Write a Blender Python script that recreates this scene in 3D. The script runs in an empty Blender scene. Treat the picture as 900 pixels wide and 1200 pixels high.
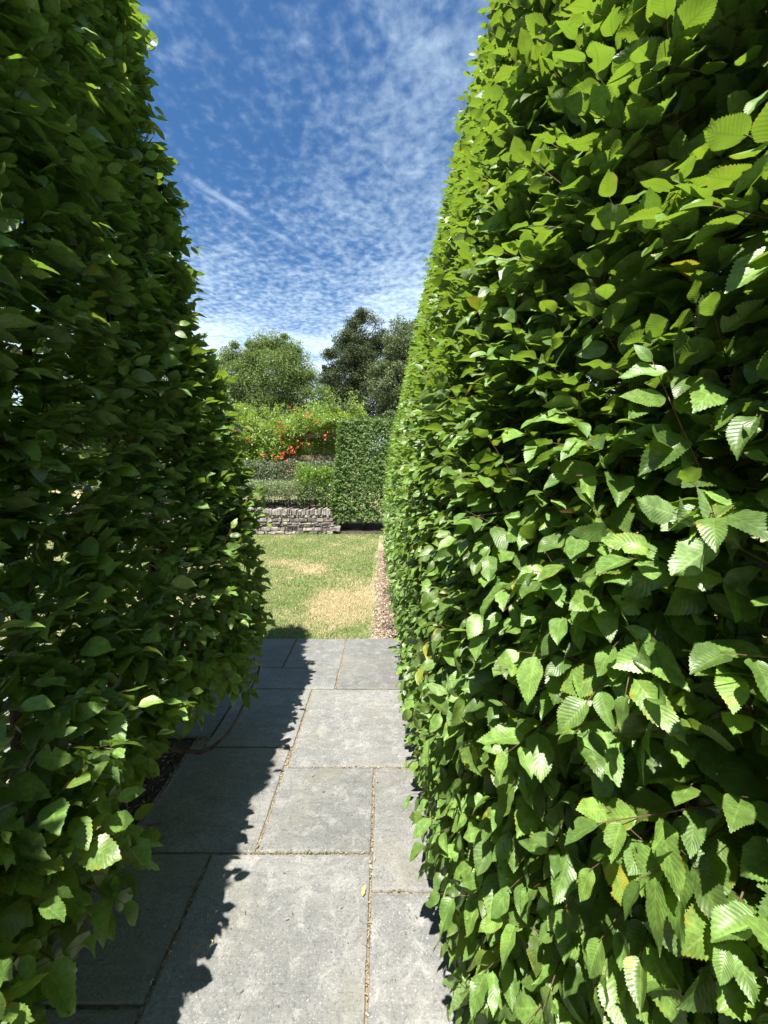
import bpy, math, random
import numpy as np
rng = np.random.default_rng(11)
random.seed(11)
C = bpy.context.scene.collection
CAM = np.array([0.0, 0.0, 1.6])
R = math.radians

# ------------------------------------------------------------------ helpers
def norm(a):
    return a / np.maximum(np.linalg.norm(a, axis=-1, keepdims=True), 1e-9)

def wob(p, s=1.0, k=0.0):
    """cheap smooth noise in about -1..1 over points p (n,3)"""
    x, y, z = p[..., 0]*s, p[..., 1]*s, p[..., 2]*s
    return (np.sin(1.7*x+2.3*y+1.1*z+k) + np.sin(-2.9*x+1.3*y+2.7*z+1.3+2*k)
            + np.sin(3.9*x+4.1*y-3.3*z+2.1+3*k)*0.6 + np.sin(7.1*x-5.3*y+6.1*z+0.7+k)*0.35) / 2.4

def link(name, me, parent=None):
    o = bpy.data.objects.new(name, me)
    C.objects.link(o)
    if parent is not None:
        o.parent = parent
    return o

def tag(o, label=None, cat=None, group=None, kind=None):
    if label: o['label'] = label
    if cat: o['category'] = cat
    if group: o['group'] = group
    if kind: o['kind'] = kind
    return o

def thing(name, label, cat, loc=(0, 0, 0), group=None):
    o = bpy.data.objects.new(name, None)
    C.objects.link(o)
    o.empty_display_size = 0.2
    o.location = loc
    return tag(o, label, cat, group)

def build(name, V, F, mats, parent=None, luv=None, rnd=None, smooth=False, matidx=None, world=True):
    """V (n,3); F list of arrays (m,3) or (m,4)"""
    if not isinstance(F, list): F = [F]
    F = [f for f in F if len(f)]
    me = bpy.data.meshes.new(name)
    V = np.asarray(V, dtype=np.float32).copy()
    if parent is not None and world:
        V -= np.array(parent.location, dtype=np.float32)
    me.vertices.add(len(V)); me.vertices.foreach_set('co', V.ravel())
    loops = np.concatenate([f.ravel() for f in F]).astype(np.int32)
    tot = np.concatenate([np.full(len(f), f.shape[1]) for f in F]).astype(np.int32)
    st = np.concatenate([[0], np.cumsum(tot)[:-1]]).astype(np.int32)
    me.loops.add(len(loops)); me.loops.foreach_set('vertex_index', loops)
    me.polygons.add(len(tot)); me.polygons.foreach_set('loop_start', st)
    if luv is not None:
        a = me.attributes.new('luv', 'FLOAT_VECTOR', 'POINT')
        b = np.zeros((len(V), 3), np.float32); b[:, :luv.shape[1]] = luv
        a.data.foreach_set('vector', b.ravel())
    if rnd is not None:
        a = me.attributes.new('rnd', 'FLOAT_COLOR', 'POINT')
        b = np.ones((len(V), 4), np.float32); b[:, :rnd.shape[1]] = rnd
        a.data.foreach_set('color', b.ravel())
    if not isinstance(mats, (list, tuple)): mats = [mats]
    for m in mats: me.materials.append(m)
    if matidx is not None:
        me.polygons.foreach_set('material_index', matidx.astype(np.int32))
    me.update(calc_edges=True)
    me.polygons.foreach_set('use_smooth', np.full(len(tot), smooth))
    me.validate()
    return link(name, me, parent)

class MB:
    """collects boxes / tubes / prisms into one mesh"""
    def __init__(s): s.V = []; s.Q = []; s.T = []; s.R = []; s.n = 0
    def add(s, V, Q=None, T=None, rnd=None):
        V = np.asarray(V, float)
        s.V.append(V)
        if Q is not None and len(Q): s.Q.append(np.asarray(Q)+s.n)
        if T is not None and len(T): s.T.append(np.asarray(T)+s.n)
        r = np.ones((len(V), 4)) if rnd is None else np.tile(np.asarray(rnd, float), (len(V), 1))
        s.R.append(r); s.n += len(V)
    def tube(s, pts, rad, k=6, rnd=None):
        pts = np.asarray(pts, float); n = len(pts)
        rad = np.broadcast_to(np.asarray(rad, float), (n,))
        d = norm(np.gradient(pts, axis=0))
        ref = np.array([0, 0, 1.0]) if abs(d[0][2]) < 0.9 else np.array([1.0, 0, 0])
        a = norm(np.cross(d, ref)); b = np.cross(d, a)
        th = np.arange(k)*2*np.pi/k
        V = pts[:, None] + rad[:, None, None]*(a[:, None]*np.cos(th)[None, :, None] + b[:, None]*np.sin(th)[None, :, None])
        V = V.reshape(-1, 3)
        i = np.arange(n-1)[:, None]*k; j = np.arange(k)[None]; j2 = (j+1) % k
        Q = np.stack([i+j, i+j2, i+k+j2, i+k+j], -1).reshape(-1, 4)
        V = np.vstack([V, pts[:1], pts[-1:]])
        m = n*k; jj = np.arange(k)
        T = np.vstack([np.stack([np.full(k, m), (jj+1) % k, jj], -1),
                       np.stack([np.full(k, m+1), (n-1)*k+jj, (n-1)*k+(jj+1) % k], -1)])
        s.add(V, Q, T, rnd)
    def bevbox(s, c, h, rot=0, bev=0.006, jit=0.0, rnd=None, grid=1):
        """box with a chamfered top; c centre, h half sizes"""
        hx, hy, hz = h
        ring = lambda x, y, z: [(-x, -y, z), (x, -y, z), (x, y, z), (-x, y, z)]
        V = np.array(ring(hx-bev, hy-bev, -hz)+ring(hx, hy, -hz+bev)+ring(hx, hy, hz-bev)+ring(hx-bev, hy-bev, hz), float)
        if jit: V += rng.normal(0, jit, V.shape)
        Q = []
        for l in range(3):
            for i in range(4):
                j = (i+1) % 4
                Q.append((l*4+i, l*4+j, l*4+4+j, l*4+4+i))
        Q.append((12, 13, 14, 15)); Q.append((3, 2, 1, 0))
        cr, sr = math.cos(rot), math.sin(rot)
        M = np.array([[cr, -sr, 0], [sr, cr, 0], [0, 0, 1]])
        s.add(V@M.T+np.array(c), Q, None, rnd)
    def done(s, name, mat, parent=None, smooth=False):
        F = []
        if s.Q: F.append(np.vstack(s.Q))
        if s.T: F.append(np.vstack(s.T))
        return build(name, np.vstack(s.V), F, mat, parent, rnd=np.vstack(s.R), smooth=smooth)

# ------------------------------------------------------------------ node helpers
def new_mat(name):
    m = bpy.data.materials.new(name); m.use_nodes = True
    nt = m.node_tree; nt.nodes.clear()
    out = nt.nodes.new('ShaderNodeOutputMaterial')
    return m, nt, out

class N:
    def __init__(s, nt): s.nt = nt
    def n(s, t, **kw):
        x = s.nt.nodes.new('ShaderNode'+t)
        for k, v in kw.items(): setattr(x, k, v)
        return x
    def l(s, a, b): s.nt.links.new(a, b)
    def _set(s, sock, v):
        if hasattr(v, 'is_output') or hasattr(v, 'links'): s.l(v, sock)
        else: sock.default_value = v
    def math(s, op, a, b=0.0, c=0.0, clamp=False):
        x = s.n('Math', operation=op, use_clamp=clamp)
        s._set(x.inputs[0], a); s._set(x.inputs[1], b); s._set(x.inputs[2], c)
        return x.outputs[0]
    def mix(s, f, a, b, blend='MIX'):
        x = s.n('MixRGB', blend_type=blend)
        for i, v in enumerate((f, a, b)):
            if isinstance(v, tuple) and len(v) == 3: v = (*v, 1)
            s._set(x.inputs[i], v)
        return x.outputs[0]
    def ss(s, v, a, b, lo=0.0, hi=1.0):
        x = s.n('MapRange', interpolation_type='SMOOTHSTEP')
        s._set(x.inputs[0], v); x.inputs[1].default_value = a; x.inputs[2].default_value = b
        x.inputs[3].default_value = lo; x.inputs[4].default_value = hi
        return x.outputs[0]
    def noise(s, vec, scale, detail=3, rough=0.55, dist=0.0, out=0):
        x = s.n('TexNoise'); s.l(vec, x.inputs['Vector'])
        x.inputs['Scale'].default_value = scale; x.inputs['Detail'].default_value = detail
        x.inputs['Roughness'].default_value = rough; x.inputs['Distortion'].default_value = dist
        return x.outputs[out]
    def pos(s): return s.n('NewGeometry').outputs['Position']
    def attr(s, name):
        x = s.n('Attribute'); x.attribute_name = name; return x
    def sep(s, v):
        x = s.n('SeparateXYZ'); s.l(v, x.inputs[0]); return x.outputs
    def bump(s, h, strength, dist):
        x = s.n('Bump'); x.inputs['Strength'].default_value = strength; x.inputs['Distance'].default_value = dist
        s.l(h, x.inputs['Height']); return x.outputs[0]

def leaf_material(name, top, under, trans, yellow=(0.30, 0.27, 0.03), brown=(0.17, 0.10, 0.05), veins=True,
                  rough=0.40, spec=0.55, tfac=0.32):
    m, nt, out = new_mat(name); g = N(nt)
    rnd = g.attr('rnd'); r, gg, b = g.sep(rnd.outputs['Color'])
    luv = g.attr('luv').outputs['Vector']; sx, ty, rr = g.sep(luv)
    br = g.math('MULTIPLY_ADD', r, 0.95, 0.52)
    back = g.n('NewGeometry').outputs['Backfacing']
    col = g.mix(back, top, under)
    brc = g.n('CombineXYZ')
    for i in range(3): g.l(br, brc.inputs[i])
    col = g.mix(1.0, col, brc.outputs[0], 'MULTIPLY')
    # hue drift between blue green and yellow green leaves
    col = g.mix(g.math('MULTIPLY', gg, 0.55), col, g.mix(1.0, col, (1.6, 1.2, 0.55), 'MULTIPLY'))
    tcol = g.mix(g.math('MULTIPLY', gg, 0.7), trans, g.mix(1.0, trans, (1.5, 1.15, 0.5), 'MULTIPLY'))
    nrm = None
    if veins:
        ax = g.math('ABSOLUTE', sx)
        ph = g.math('SUBTRACT', g.math('MULTIPLY', ty, 11.0), g.math('MULTIPLY', ax, 2.6))
        w = g.math('SINE', g.math('MULTIPLY', ph, 6.2832))
        w01 = g.math('MULTIPLY_ADD', w, 0.5, 0.5)
        vein = g.math('POWER', w01, 9.0)
        mid = g.ss(ax, 0.035, 0.10, 1.0, 0.0)
        vv = g.math('MAXIMUM', g.math('MULTIPLY', vein, 0.6), mid)
        col = g.mix(g.math('MULTIPLY', vv, 0.46), col, g.mix(1.0, col, (2.0, 1.7, 2.0), 'MULTIPLY'))
        tcol = g.mix(g.math('MULTIPLY', vv, 0.5), tcol, g.mix(1.0, tcol, (0.5, 0.6, 0.5), 'MULTIPLY'))
        # yellow scorched margins and blotches on some leaves
        p = g.pos(); nz = g.noise(p, 55, 3, 0.6)
        margin = g.math('ADD', g.math('ADD', g.math('MULTIPLY', g.math('POWER', ax, 3.0), 0.20), nz), g.math('MULTIPLY', gg, 0.46))
        yf = g.ss(margin, 0.78, 1.02)
        col = g.mix(g.math('MULTIPLY', yf, 0.8), col, yellow)
        tcol = g.mix(g.math('MULTIPLY', yf, 0.7), tcol, (0.42, 0.34, 0.03))
        nz2 = g.noise(p, 190, 2, 0.5)
        spot = g.ss(g.math('ADD', nz2, g.math('MULTIPLY', gg, 0.12)), 0.72, 0.78)
        col = g.mix(g.math('MULTIPLY', spot, 0.6), col, (0.16, 0.10, 0.03))
        mot = g.ss(g.noise(p, 95, 4, 0.65), .3, .7, .72, 1.28); mc = g.n('CombineXYZ')
        for i in range(3): g.l(mot, mc.inputs[i])
        col = g.mix(1.0, col, mc.outputs[0], 'MULTIPLY')
        h = g.math('ADD', g.math('MULTIPLY', w, 0.5), g.math('MULTIPLY', nz2, 0.4))
        nrm = g.bump(h, 0.22, 0.0010)
    col = g.mix(b, col, brown)
    tcol = g.mix(b, tcol, g.mix(1.0, brown, (0.7, 0.7, 0.7), 'MULTIPLY'))
    pb = g.n('BsdfPrincipled')
    g.l(col, pb.inputs['Base Color']); pb.inputs['Roughness'].default_value = rough
    pb.inputs['Specular IOR Level'].default_value = spec
    tb = g.n('BsdfTranslucent'); g.l(tcol, tb.inputs['Color'])
    if nrm:
        g.l(nrm, pb.inputs['Normal']); g.l(nrm, tb.inputs['Normal'])
    mx = g.n('MixShader'); mx.inputs[0].default_value = tfac
    g.l(pb.outputs[0], mx.inputs[1]); g.l(tb.outputs[0], mx.inputs[2])
    g.l(mx.outputs[0], out.inputs['Surface'])
    return m

def simple_mat(name, c1, c2, scale=8, rough=0.85, bump=0.4, bdist=0.01, detail=6, use_rnd=False, stretch=None):
    m, nt, out = new_mat(name); g = N(nt)
    p = g.pos()
    if stretch:
        mp = g.n('Mapping'); mp.inputs['Scale'].default_value = stretch; g.l(p, mp.inputs[0]); p = mp.outputs[0]
    nz = g.noise(p, scale, detail, 0.65)
    col = g.mix(g.ss(nz, 0.32, 0.68), c1, c2)
    if use_rnd:
        col = g.mix(1.0, col, g.attr('rnd').outputs['Color'], 'MULTIPLY')
    pb = g.n('BsdfPrincipled'); g.l(col, pb.inputs['Base Color']); pb.inputs['Roughness'].default_value = rough
    pb.inputs['Specular IOR Level'].default_value = 0.3
    g.l(g.bump(nz, bump, bdist), pb.inputs['Normal'])
    g.l(pb.outputs[0], out.inputs['Surface'])
    return m

HB_TOP, HB_UND, HB_TR = (0.112, 0.205, 0.046), (0.135, 0.220, 0.078), (0.24, 0.40, 0.032)
M_leaf = leaf_material('hornbeam_leaf', HB_TOP, HB_UND, HB_TR)
M_leaf_far = leaf_material('hornbeam_leaf_far', (.088, .160, .038), (.11, .18, .06), (.17, .28, .03), veins=False, rough=.5, spec=.35)
M_bark = simple_mat('bark', (0.055, 0.042, 0.032), (0.15, 0.125, 0.10), 30, 0.9, 0.6, 0.004)
M_twig = simple_mat('twig', (0.09, 0.05, 0.03), (0.20, 0.13, 0.085), 60, 0.7, 0.3, 0.001)

# ------------------------------------------------------------------ leaves
def leaf_template(nseg, nside, serr):
    """returns t (v,), s(v,), w(v,), quads. strips across the blade"""
    if nseg <= 2:
        ts = np.array([0, 0.42, 1.0])
    else:
        ts = np.linspace(0, 1, nseg+1)
    w = np.interp(ts, [0, .04, .1, .2, .32, .44, .56, .68, .79, .88, .95, 1], [.04, .34, .62, .86, .98, 1, .93, .78, .56, .32, .11, 0])
    if nseg <= 2: w = np.array([0.10, 1.0, 0.0])
    ss = np.linspace(-1, 1, 2*nside+1)
    T, S = np.meshgrid(ts, ss, indexing='ij')
    W = np.repeat(w[:, None], len(ss), 1)
    if serr:
        tooth = (np.arange(nseg+1) % 2)*1.0
        edge = (np.abs(S) > 0.99)
        W = W*np.where(edge, 1+0.10*(tooth[:, None]-0.5), 1)
        T = T+np.where(edge, 0.022*tooth[:, None], 0)
    nc = len(ss)
    i, j = np.meshgrid(np.arange(nseg), np.arange(nc-1), indexing='ij')
    a = (i*nc+j).ravel()
    Q = np.stack([a, a+1, a+nc+1, a+nc], -1)
    return T.ravel(), S.ravel(), W.ravel(), Q

TEMPL = {0: leaf_template(36, 2, True), 1: leaf_template(20, 1, True), 2: leaf_template(5, 1, False), 3: leaf_template(2, 1, False)}

def leaf_mesh(P, D, Nn, L, Wd, rnd, lod, curl=None, fold=None):
    """n leaves -> verts, quads, luv, rnd"""
    t, s, w, Q = TEMPL[lod]; n = len(P); v = len(t)
    D = norm(D); Rt = norm(np.cross(D, Nn)); Nn = np.cross(Rt, D)
    if curl is None: curl = rng.normal(-0.20, 0.16, n)
    if fold is None: fold = np.where(rng.random(n) < .12, rng.uniform(.5, .9, n), rng.uniform(0.0, 0.42, n))
    tw = rng.normal(0, 0.35, n)
    ph = rng.uniform(0, 6.28, n); am = rng.uniform(0.0, 0.05, n)*(lod < 2)
    half = 0.5*Wd[:, None]*w[None]*(1+rng.normal(0, .10, (n, 1))*s[None])
    if lod < 2:
        # nibbled bays and torn tips make every blade different
        t0 = rng.uniform(.15, 1.1, n)[:, None]; dw = rng.uniform(.04, .12, n)[:, None]; sd = np.where(rng.random(n) < .5, -1, 1)[:, None]
        bite = (np.abs(t[None]-t0) < dw) & (s[None]*sd > .9) & (rng.random(n) < .32)[:, None]
        half = half*np.where(bite, rng.uniform(.35, .8, n)[:, None], 1)
        half = half*(1+.05*np.sin(t[None]*rng.uniform(8, 22, n)[:, None]+s[None]*2+rng.uniform(0, 6, n)[:, None]))
    x = s[None]*half
    y = t[None]*L[:, None]
    z = fold[:, None]*np.abs(x) + curl[:, None]*L[:, None]*t[None]**2 + am[:, None]*L[:, None]*np.sin(t[None]*11+ph[:, None])*np.abs(s[None])
    z = z + tw[:, None]*x*t[None]
    # sideways sickle bend
    sb = rng.normal(0, 0.05, n)
    x = x + sb[:, None]*L[:, None]*t[None]**2
    V = P[:, None]+x[..., None]*Rt[:, None]+y[..., None]*D[:, None]+z[..., None]*Nn[:, None]
    F = (np.arange(n)[:, None, None]*v+Q[None]).reshape(-1, 4)
    luv = np.stack([np.tile(s, (n, 1)), np.tile(t, (n, 1)), np.zeros((n, v))], -1).reshape(-1, 3)
    rn = np.repeat(rnd, v, 0)
    return V.reshape(-1, 3), F, luv, rn

def thin_tubes(P0, P1, r, mid=None):
    """many 3-sided 2-segment twigs"""
    n = len(P0)
    if mid is None: mid = (P0+P1)/2
    d = norm(P1-P0); ref = np.where(np.abs(d[:, 2:]) < 0.9, np.array([[0, 0, 1.0]]), np.array([[1.0, 0, 0]]))
    a = norm(np.cross(d, ref)); b = np.cross(d, a)
    V = []
    for pt, k in ((P0, 1.0), (mid, 0.8), (P1, 0.35)):
        for th in (0, 2.094, 4.189):
            V.append(pt+(a*math.cos(th)+b*math.sin(th))*(r*k)[:, None])
    V = np.stack(V, 1).reshape(-1, 3)
    q = np.array([[0, 1, 4, 3], [1, 2, 5, 4], [2, 0, 3, 5], [3, 4, 7, 6], [4, 5, 8, 7], [5, 3, 6, 8]])
    F = (np.arange(n)[:, None, None]*9+q[None]).reshape(-1, 4)
    return V, F

def leaf_rnd(n, p_yellow=0.03, p_dead=0.004, lo=0.0):
    r = rng.uniform(lo, 1, n); g = rng.uniform(0, 0.55, n)**1.4
    g = np.where(rng.random(n) < p_yellow, rng.uniform(0.8, 1.0, n), g)
    d = (rng.random(n) < p_dead)*1.0
    return np.stack([r, g, d, np.ones(n)], -1)

def sprays(S, O, dens_leaf=6, length=0.13, size=0.066, up=0.35, droop_fn=None, depth=(0.02, 0.15)):
    """S surface points, O outward normals: leafy shoots that end near the surface"""
    n = len(S)
    tang = norm(rng.normal(0, 1, (n, 3))); tang -= O*(tang*O).sum(1, keepdims=True)
    upv = np.array([[0, 0, 1.0]])
    k_out = rng.uniform(0.45, 1.0, n)[:, None]
    D = norm(O*k_out + tang*0.55 + upv*(up+rng.normal(0, 0.35, n)[:, None]))
    ln = length*rng.uniform(0.6, 1.35, n)
    dep = rng.uniform(depth[0], depth[1], n)
    base = S - O*dep[:, None]
    droop = droop_fn(S) if droop_fn is not None else np.full(n, 0.4)
    # spray plane normal: up tilted outward
    Ns = norm(upv + O*(0.04+0.8*droop)[:, None] + rng.normal(0, 0.27, (n, 3)))
    Ns = norm(Ns - D*(Ns*D).sum(1, keepdims=True))
    side = np.cross(D, Ns)
    P_, D_, N_, L_, W_, I_ = [], [], [], [], [], []
    K = dens_leaf
    for k in range(K):
        f = (k+0.6)/K
        sg = (1 if k % 2 else -1)
        ang = np.radians(rng.uniform(35, 70, n)) if k < K-1 else np.radians(rng.uniform(-12, 12, n))
        pos = base + D*(ln*f)[:, None]
        d = D*np.cos(ang)[:, None] + side*(sg*np.sin(ang))[:, None]
        dr = droop*rng.uniform(0.5, 1.7, n)
        d = norm(d + O*0.10 - upv*dr[:, None])
        nn = norm(Ns + rng.normal(0, 0.22, (n, 3)) + O*(dr*0.9)[:, None])
        sc = (0.72+0.5*math.sin(math.pi*min(1, f*0.9+0.1)))*rng.uniform(0.68, 1.25, n)
        P_.append(pos + d*0.006); D_.append(d); N_.append(nn); L_.append(size*sc)
        W_.append(size*sc*rng.uniform(0.48, 0.64, n)); I_.append(np.arange(n))
    cat = lambda a: np.concatenate(a)
    return cat(P_), cat(D_), cat(N_), cat(L_), cat(W_), cat(I_), base, base+D*ln[:, None], ln

def emit(parts, P, D, Nn, L, W, rnd, size_far=1.0, base_lod=None):
    dist = np.linalg.norm(P-CAM, axis=1)
    dd = rnd[:, 2] > .5; L = np.where(dd, L*.6, L); W = np.where(dd, W*.45, W)
    if base_lod is None:
        lod = np.where(dist < 1.35, 0, np.where(dist < 2.6, 1, np.where(dist < 4.8, 2, 3)))
        lod = np.where((P[:, 1] < -0.15), np.maximum(lod, 2), lod)
    else: lod = np.full(len(P), base_lod)
    for q in range(4):
        m = lod == q
        if m.any():
            parts.append(leaf_mesh(P[m], D[m], Nn[m], L[m], W[m], rnd[m], q))

def join_parts(name, parts, mat, parent, smooth=True):
    n = 0; V = []; F = []; U = []; Rn = []
    for v, f, u, r in parts:
        V.append(v); F.append(f+n); U.append(u); Rn.append(r); n += len(v)
    return build(name, np.vstack(V), np.vstack(F), mat, parent, np.vstack(U), np.vstack(Rn), smooth)

# ------------------------------------------------------------------ hedges
def make_hedge(name, label, faces, trunk_line, H, leaf_size, mat, fill=None, fillsize=0.085, trunk_r=0.03,
               p_yellow=0.007, twigs=True, base_lod=None, group=None, low=0.1, length=0.13, extra_twigs=None, k_leaf=6, gap=None):
    cx = np.mean([p[0] for p in trunk_line]); cy = np.mean([p[1] for p in trunk_line])
    root = thing(name, label, 'hedge', (cx, cy, 0), group)
    parts = []; tw0 = []; tw1 = []; twr = []
    for fc in faces:
        fn, a0, a1, z0, z1, dens, dfn = fc[:7]
        nspr = int((a1-a0)*(z1-z0)*dens)
        a = rng.uniform(a0, a1, nspr); z = rng.uniform(z0, z1, nspr)
        S = fn(a, z); e = 1e-2
        du = fn(a+e, z)-S; dz = fn(a, z+e)-S
        O = norm(np.cross(du, dz)); O = O*fc[7]
        S = S + O*(wob(S, 2.2)*0.022+wob(S, 6.5, 2.0)*0.014)[:, None]
        keep = np.linalg.norm(O, axis=1) > .5
        if gap is not None: keep &= gap(S)
        S, O = S[keep], O[keep]
        P, D, Nn, L, W, I, b0, b1, ln = sprays(S, O, k_leaf, length, leaf_size, 0.35, dfn)
        k = P[:, 2] > 0.05
        d_ = (P-CAM); ok = np.linalg.norm(d_, axis=1) > 0.36
        k &= ok
        emit(parts, P[k], D[k], Nn[k], L[k], W[k], leaf_rnd(k.sum(), p_yellow), base_lod=base_lod)
        if twigs and dens > 200:
            m = rng.random(len(S)) < 0.014
            P, D, Nn, L, W, I, c0, c1, ln2 = sprays(S[m], O[m], 9, length*1.7, leaf_size*.92, 1.5, None, (0.0, 0.10))
            k = (P[:, 2] > 0.05) & (np.linalg.norm(P-CAM, axis=1) > 0.36)
            emit(parts, P[k], D[k], Nn[k], L[k], W[k], leaf_rnd(k.sum(), p_yellow*2), base_lod=base_lod)
            tw0.append(c0-(c1-c0)*0.6); tw1.append(c1); twr.append(np.full(len(c0), 0.0020))
        if twigs:
            near = np.linalg.norm(b0-CAM, axis=1) < 3.2
            tw0.append((b0-(b1-b0)*0.5)[near]); tw1.append(b1[near]); twr.append(np.full(near.sum(), 0.0016))
    if fill is not None:
        P = fill()
        n = len(P)
        D = norm(rng.normal(0, 1, (n, 3))*np.array([1, 1, 0.4])); Nn = norm(rng.normal(0, 0.6, (n, 3))+np.array([0, 0, 1]))
        L = fillsize*rng.uniform(0.7, 1.2, n); parts.append(leaf_mesh(P, D, Nn, L, L*0.62, leaf_rnd(n, 0.0, 0.01), 3))
    fo = join_parts('foliage', parts, mat, root)
    for (x, y) in trunk_line:
        mb = MB()
        h = H*rng.uniform(0.78, 0.9)
        zz = np.linspace(-0.04, h, 9)
        pts = np.stack([x+np.cumsum(rng.normal(0, 0.018, 9)), y+np.cumsum(rng.normal(0, 0.018, 9)), zz], -1)
        mb.tube(pts, np.linspace(trunk_r, trunk_r*0.35, 9)*rng.uniform(0.8, 1.2), 7)
        for q in range(9):
            z = rng.uniform(0.08, h*0.95); i = min(7, int(z/h*8)); p0 = pts[i]+(pts[i+1]-pts[i])*(z/h*8-i)
            ang = rng.uniform(0, 6.28); ln = rng.uniform(0.25, 0.5)
            dr = np.array([math.cos(ang), math.sin(ang), rng.uniform(0.1, 0.9)])
            bp = np.array([p0+dr*ln*f*0.75+np.array([0, 0, -0.05*f*(1-f)])+rng.normal(0, 0.008, 3)*(f > 0) for f in np.linspace(0, 1, 5)])
            mb.tube(bp, np.linspace(trunk_r*0.38, 0.003, 5), 5)
        mb.done('trunk', M_bark, root, True)
    if twigs and tw0:
        A, B, r = np.vstack(tw0), np.vstack(tw1), np.concatenate(twr)
        V, F = thin_tubes(A, B, r, (A+B)/2+rng.normal(0, 0.006, A.shape))
        build('twigs', V, F, M_twig, root)
    return root

# path side profile of the right hedge, measured from the camera axis
RZ = [0.0, 0.22, 0.5, 1.2, 1.6, 2.2, 2.77, 4.3]
RX = [0.34, 0.27, 0.235, 0.235, 0.265, 0.345, 0.45, 0.72]
def right_x(y, z):
    x = np.interp(z, RZ, RX)
    return x - 0.18*np.clip((y-1)/6, -0.2, 1.1)*(1-z/4.6) + 0.42*np.clip(0.95-y, 0, 0.8)
def right_end(z): return 7.15-0.35*np.clip(z/4.3, 0, 1)**1.5
LZ = [0.0, 0.25, 0.5, 1.0, 1.55, 1.71, 2.03, 2.33, 2.66, 4.1]
LX = [0.92, 0.86, 0.82, 0.805, 0.90, 0.935, 1.00, 1.12, 1.17, 1.41]
def left_x(y, z): return -np.interp(z, LZ, LX) - (0.15*np.exp(-((z-1.42)/0.50)**2) - 0.03*np.exp(-((z-2.6)/0.38)**2))*np.clip((1.95-y)/0.5, 0, 1) + 0.07*np.clip((1.35-y)/0.3, 0, 1)*np.clip((1.0-z)/0.25, 0, 1) + 0.11*np.clip((z-1.8)/2.2, 0, 1)*np.clip((1.75-y)/0.6, 0, 1)
def left_end(z): return 2.47-0.44*np.clip((z-0.9)/3.2, 0, 1)**1.0 + 0.03*np.sin(z*5)

def droop(S):
    z = S[:, 2]
    return np.interp(z, [0.3, 0.9, 1.25, 1.6, 2.2, 4], [0.74, 0.66, 0.46, 0.22, 0.08, 0.10])*rng.uniform(0.5, 1.4, len(z))

faceR = lambda y, z: np.stack([right_x(y, z), np.minimum(y, right_end(z)), z], -1)
faceRb = lambda y, z: np.stack([1.55+0*y-0.1*z, y, z], -1)
faceRe = lambda f, z: np.stack([right_x(7.1+0*z, z)*(1-f)+(1.5-0.1*z)*f, right_end(z), z], -1)
faceRt = lambda y, f: np.stack([0.72+0.4*f, y, 4.3+0*f], -1)
def fillR():
    n = 75000
    y = rng.uniform(-2.6, 6.9, n); z = rng.uniform(0.25, 4.2, n)
    x0 = right_x(y, z)+0.13; x1 = 1.45-0.1*z
    f = rng.random(n)
    return np.stack([x0+(x1-x0)*f, y, z], -1)
print('right hedge')
hR = make_hedge('hornbeam_hedge', 'tall sunlit green hornbeam hedge towering over the right edge of the stone path', [
    (faceR, -0.6, 3.0, 0.14, 4.3, 700, droop, -1),
    (faceR, 3.0, 7.1, 0.12, 4.3, 420, droop, -1),
    (faceR, -2.6, -0.6, 0.14, 4.3, 240, droop, -1),
    (faceRb, -2.6, 6.9, 0.12, 4.2, 130, droop, 1),
    (faceRe, 0, 1, 0.12, 4.3, 300, droop, -1),
    (faceRt, -2.6, 6.8, 0, 1, 90, droop, 1)],
    [(0.72+rng.normal(0, 0.03), y) for y in np.arange(-2.4, 7.0, 0.55)], 4.2, 0.060, M_leaf, fillR, group=None)

faceL = lambda y, z: np.stack([left_x(y, z), np.minimum(y, left_end(z)), z], -1)
faceLb = lambda y, z: np.stack([-1.82+0.05*z, np.minimum(y, left_end(z)), z], -1)
faceLe = lambda f, z: np.stack([left_x(2.4, z)*(1-f)+(-1.80+0.05*z)*f, left_end(z), z], -1)
faceLt = lambda y, f: np.stack([-1.41-0.2*f, y, 4.1+0*f], -1)
def fillL():
    n = 17000
    y = rng.uniform(-2.6, 2.2, n); z = rng.uniform(0.5, 4.0, n)
    x0 = left_x(y, z)-0.16; x1 = -1.66+0.05*z
    return np.stack([x0+(x1-x0)*rng.random(n), y, z], -1)
def gapL(S):
    # the foot of this hedge is bare: its leaf fringe starts higher in some places than in others
    lim = np.interp(S[:, 1], [.6, .85, 1.0, 1.2, 1.5, 2.0, 2.3], [.24, .30, .44, .62, .60, .45, .36])+0.06*wob(S*np.array([1, 1, 0]), 5, 1.0)+rng.normal(0, .05, len(S))
    lim = np.where(S[:, 0] < -1.4, lim*.7, lim)
    return S[:, 2] > lim
def droopL(S):
    z = S[:, 2]
    return np.interp(z, [0.3, 0.9, 1.3, 1.8, 4], [0.62, 0.38, 0.16, 0.07, 0.10])*rng.uniform(0.4, 1.5, len(z))
print('left hedge')
hL = make_hedge('hornbeam_hedge', 'tall dark shaded hornbeam hedge left of the path, its foot bare and leggy', [
    (faceL, -0.5, 2.45, 0.14, 4.1, 335, droopL, 1),
    (faceL, -2.6, -0.5, 0.14, 4.1, 200, droopL, 1),
    (faceLb, -2.6, 2.45, 0.3, 4.05, 105, droopL, -1),
    (faceLe, 0, 1, 0.2, 4.1, 250, droopL, 1),
    (faceLt, -2.6, 2.1, 0, 1, 45, droopL, -1)],
    [(-1.38+rng.normal(0, 0.04), y) for y in np.arange(-2.4, 2.4, 0.42)], 4.0, 0.070, M_leaf, fillL, 0.08, 0.024, p_yellow=0.004, gap=gapL)
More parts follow.
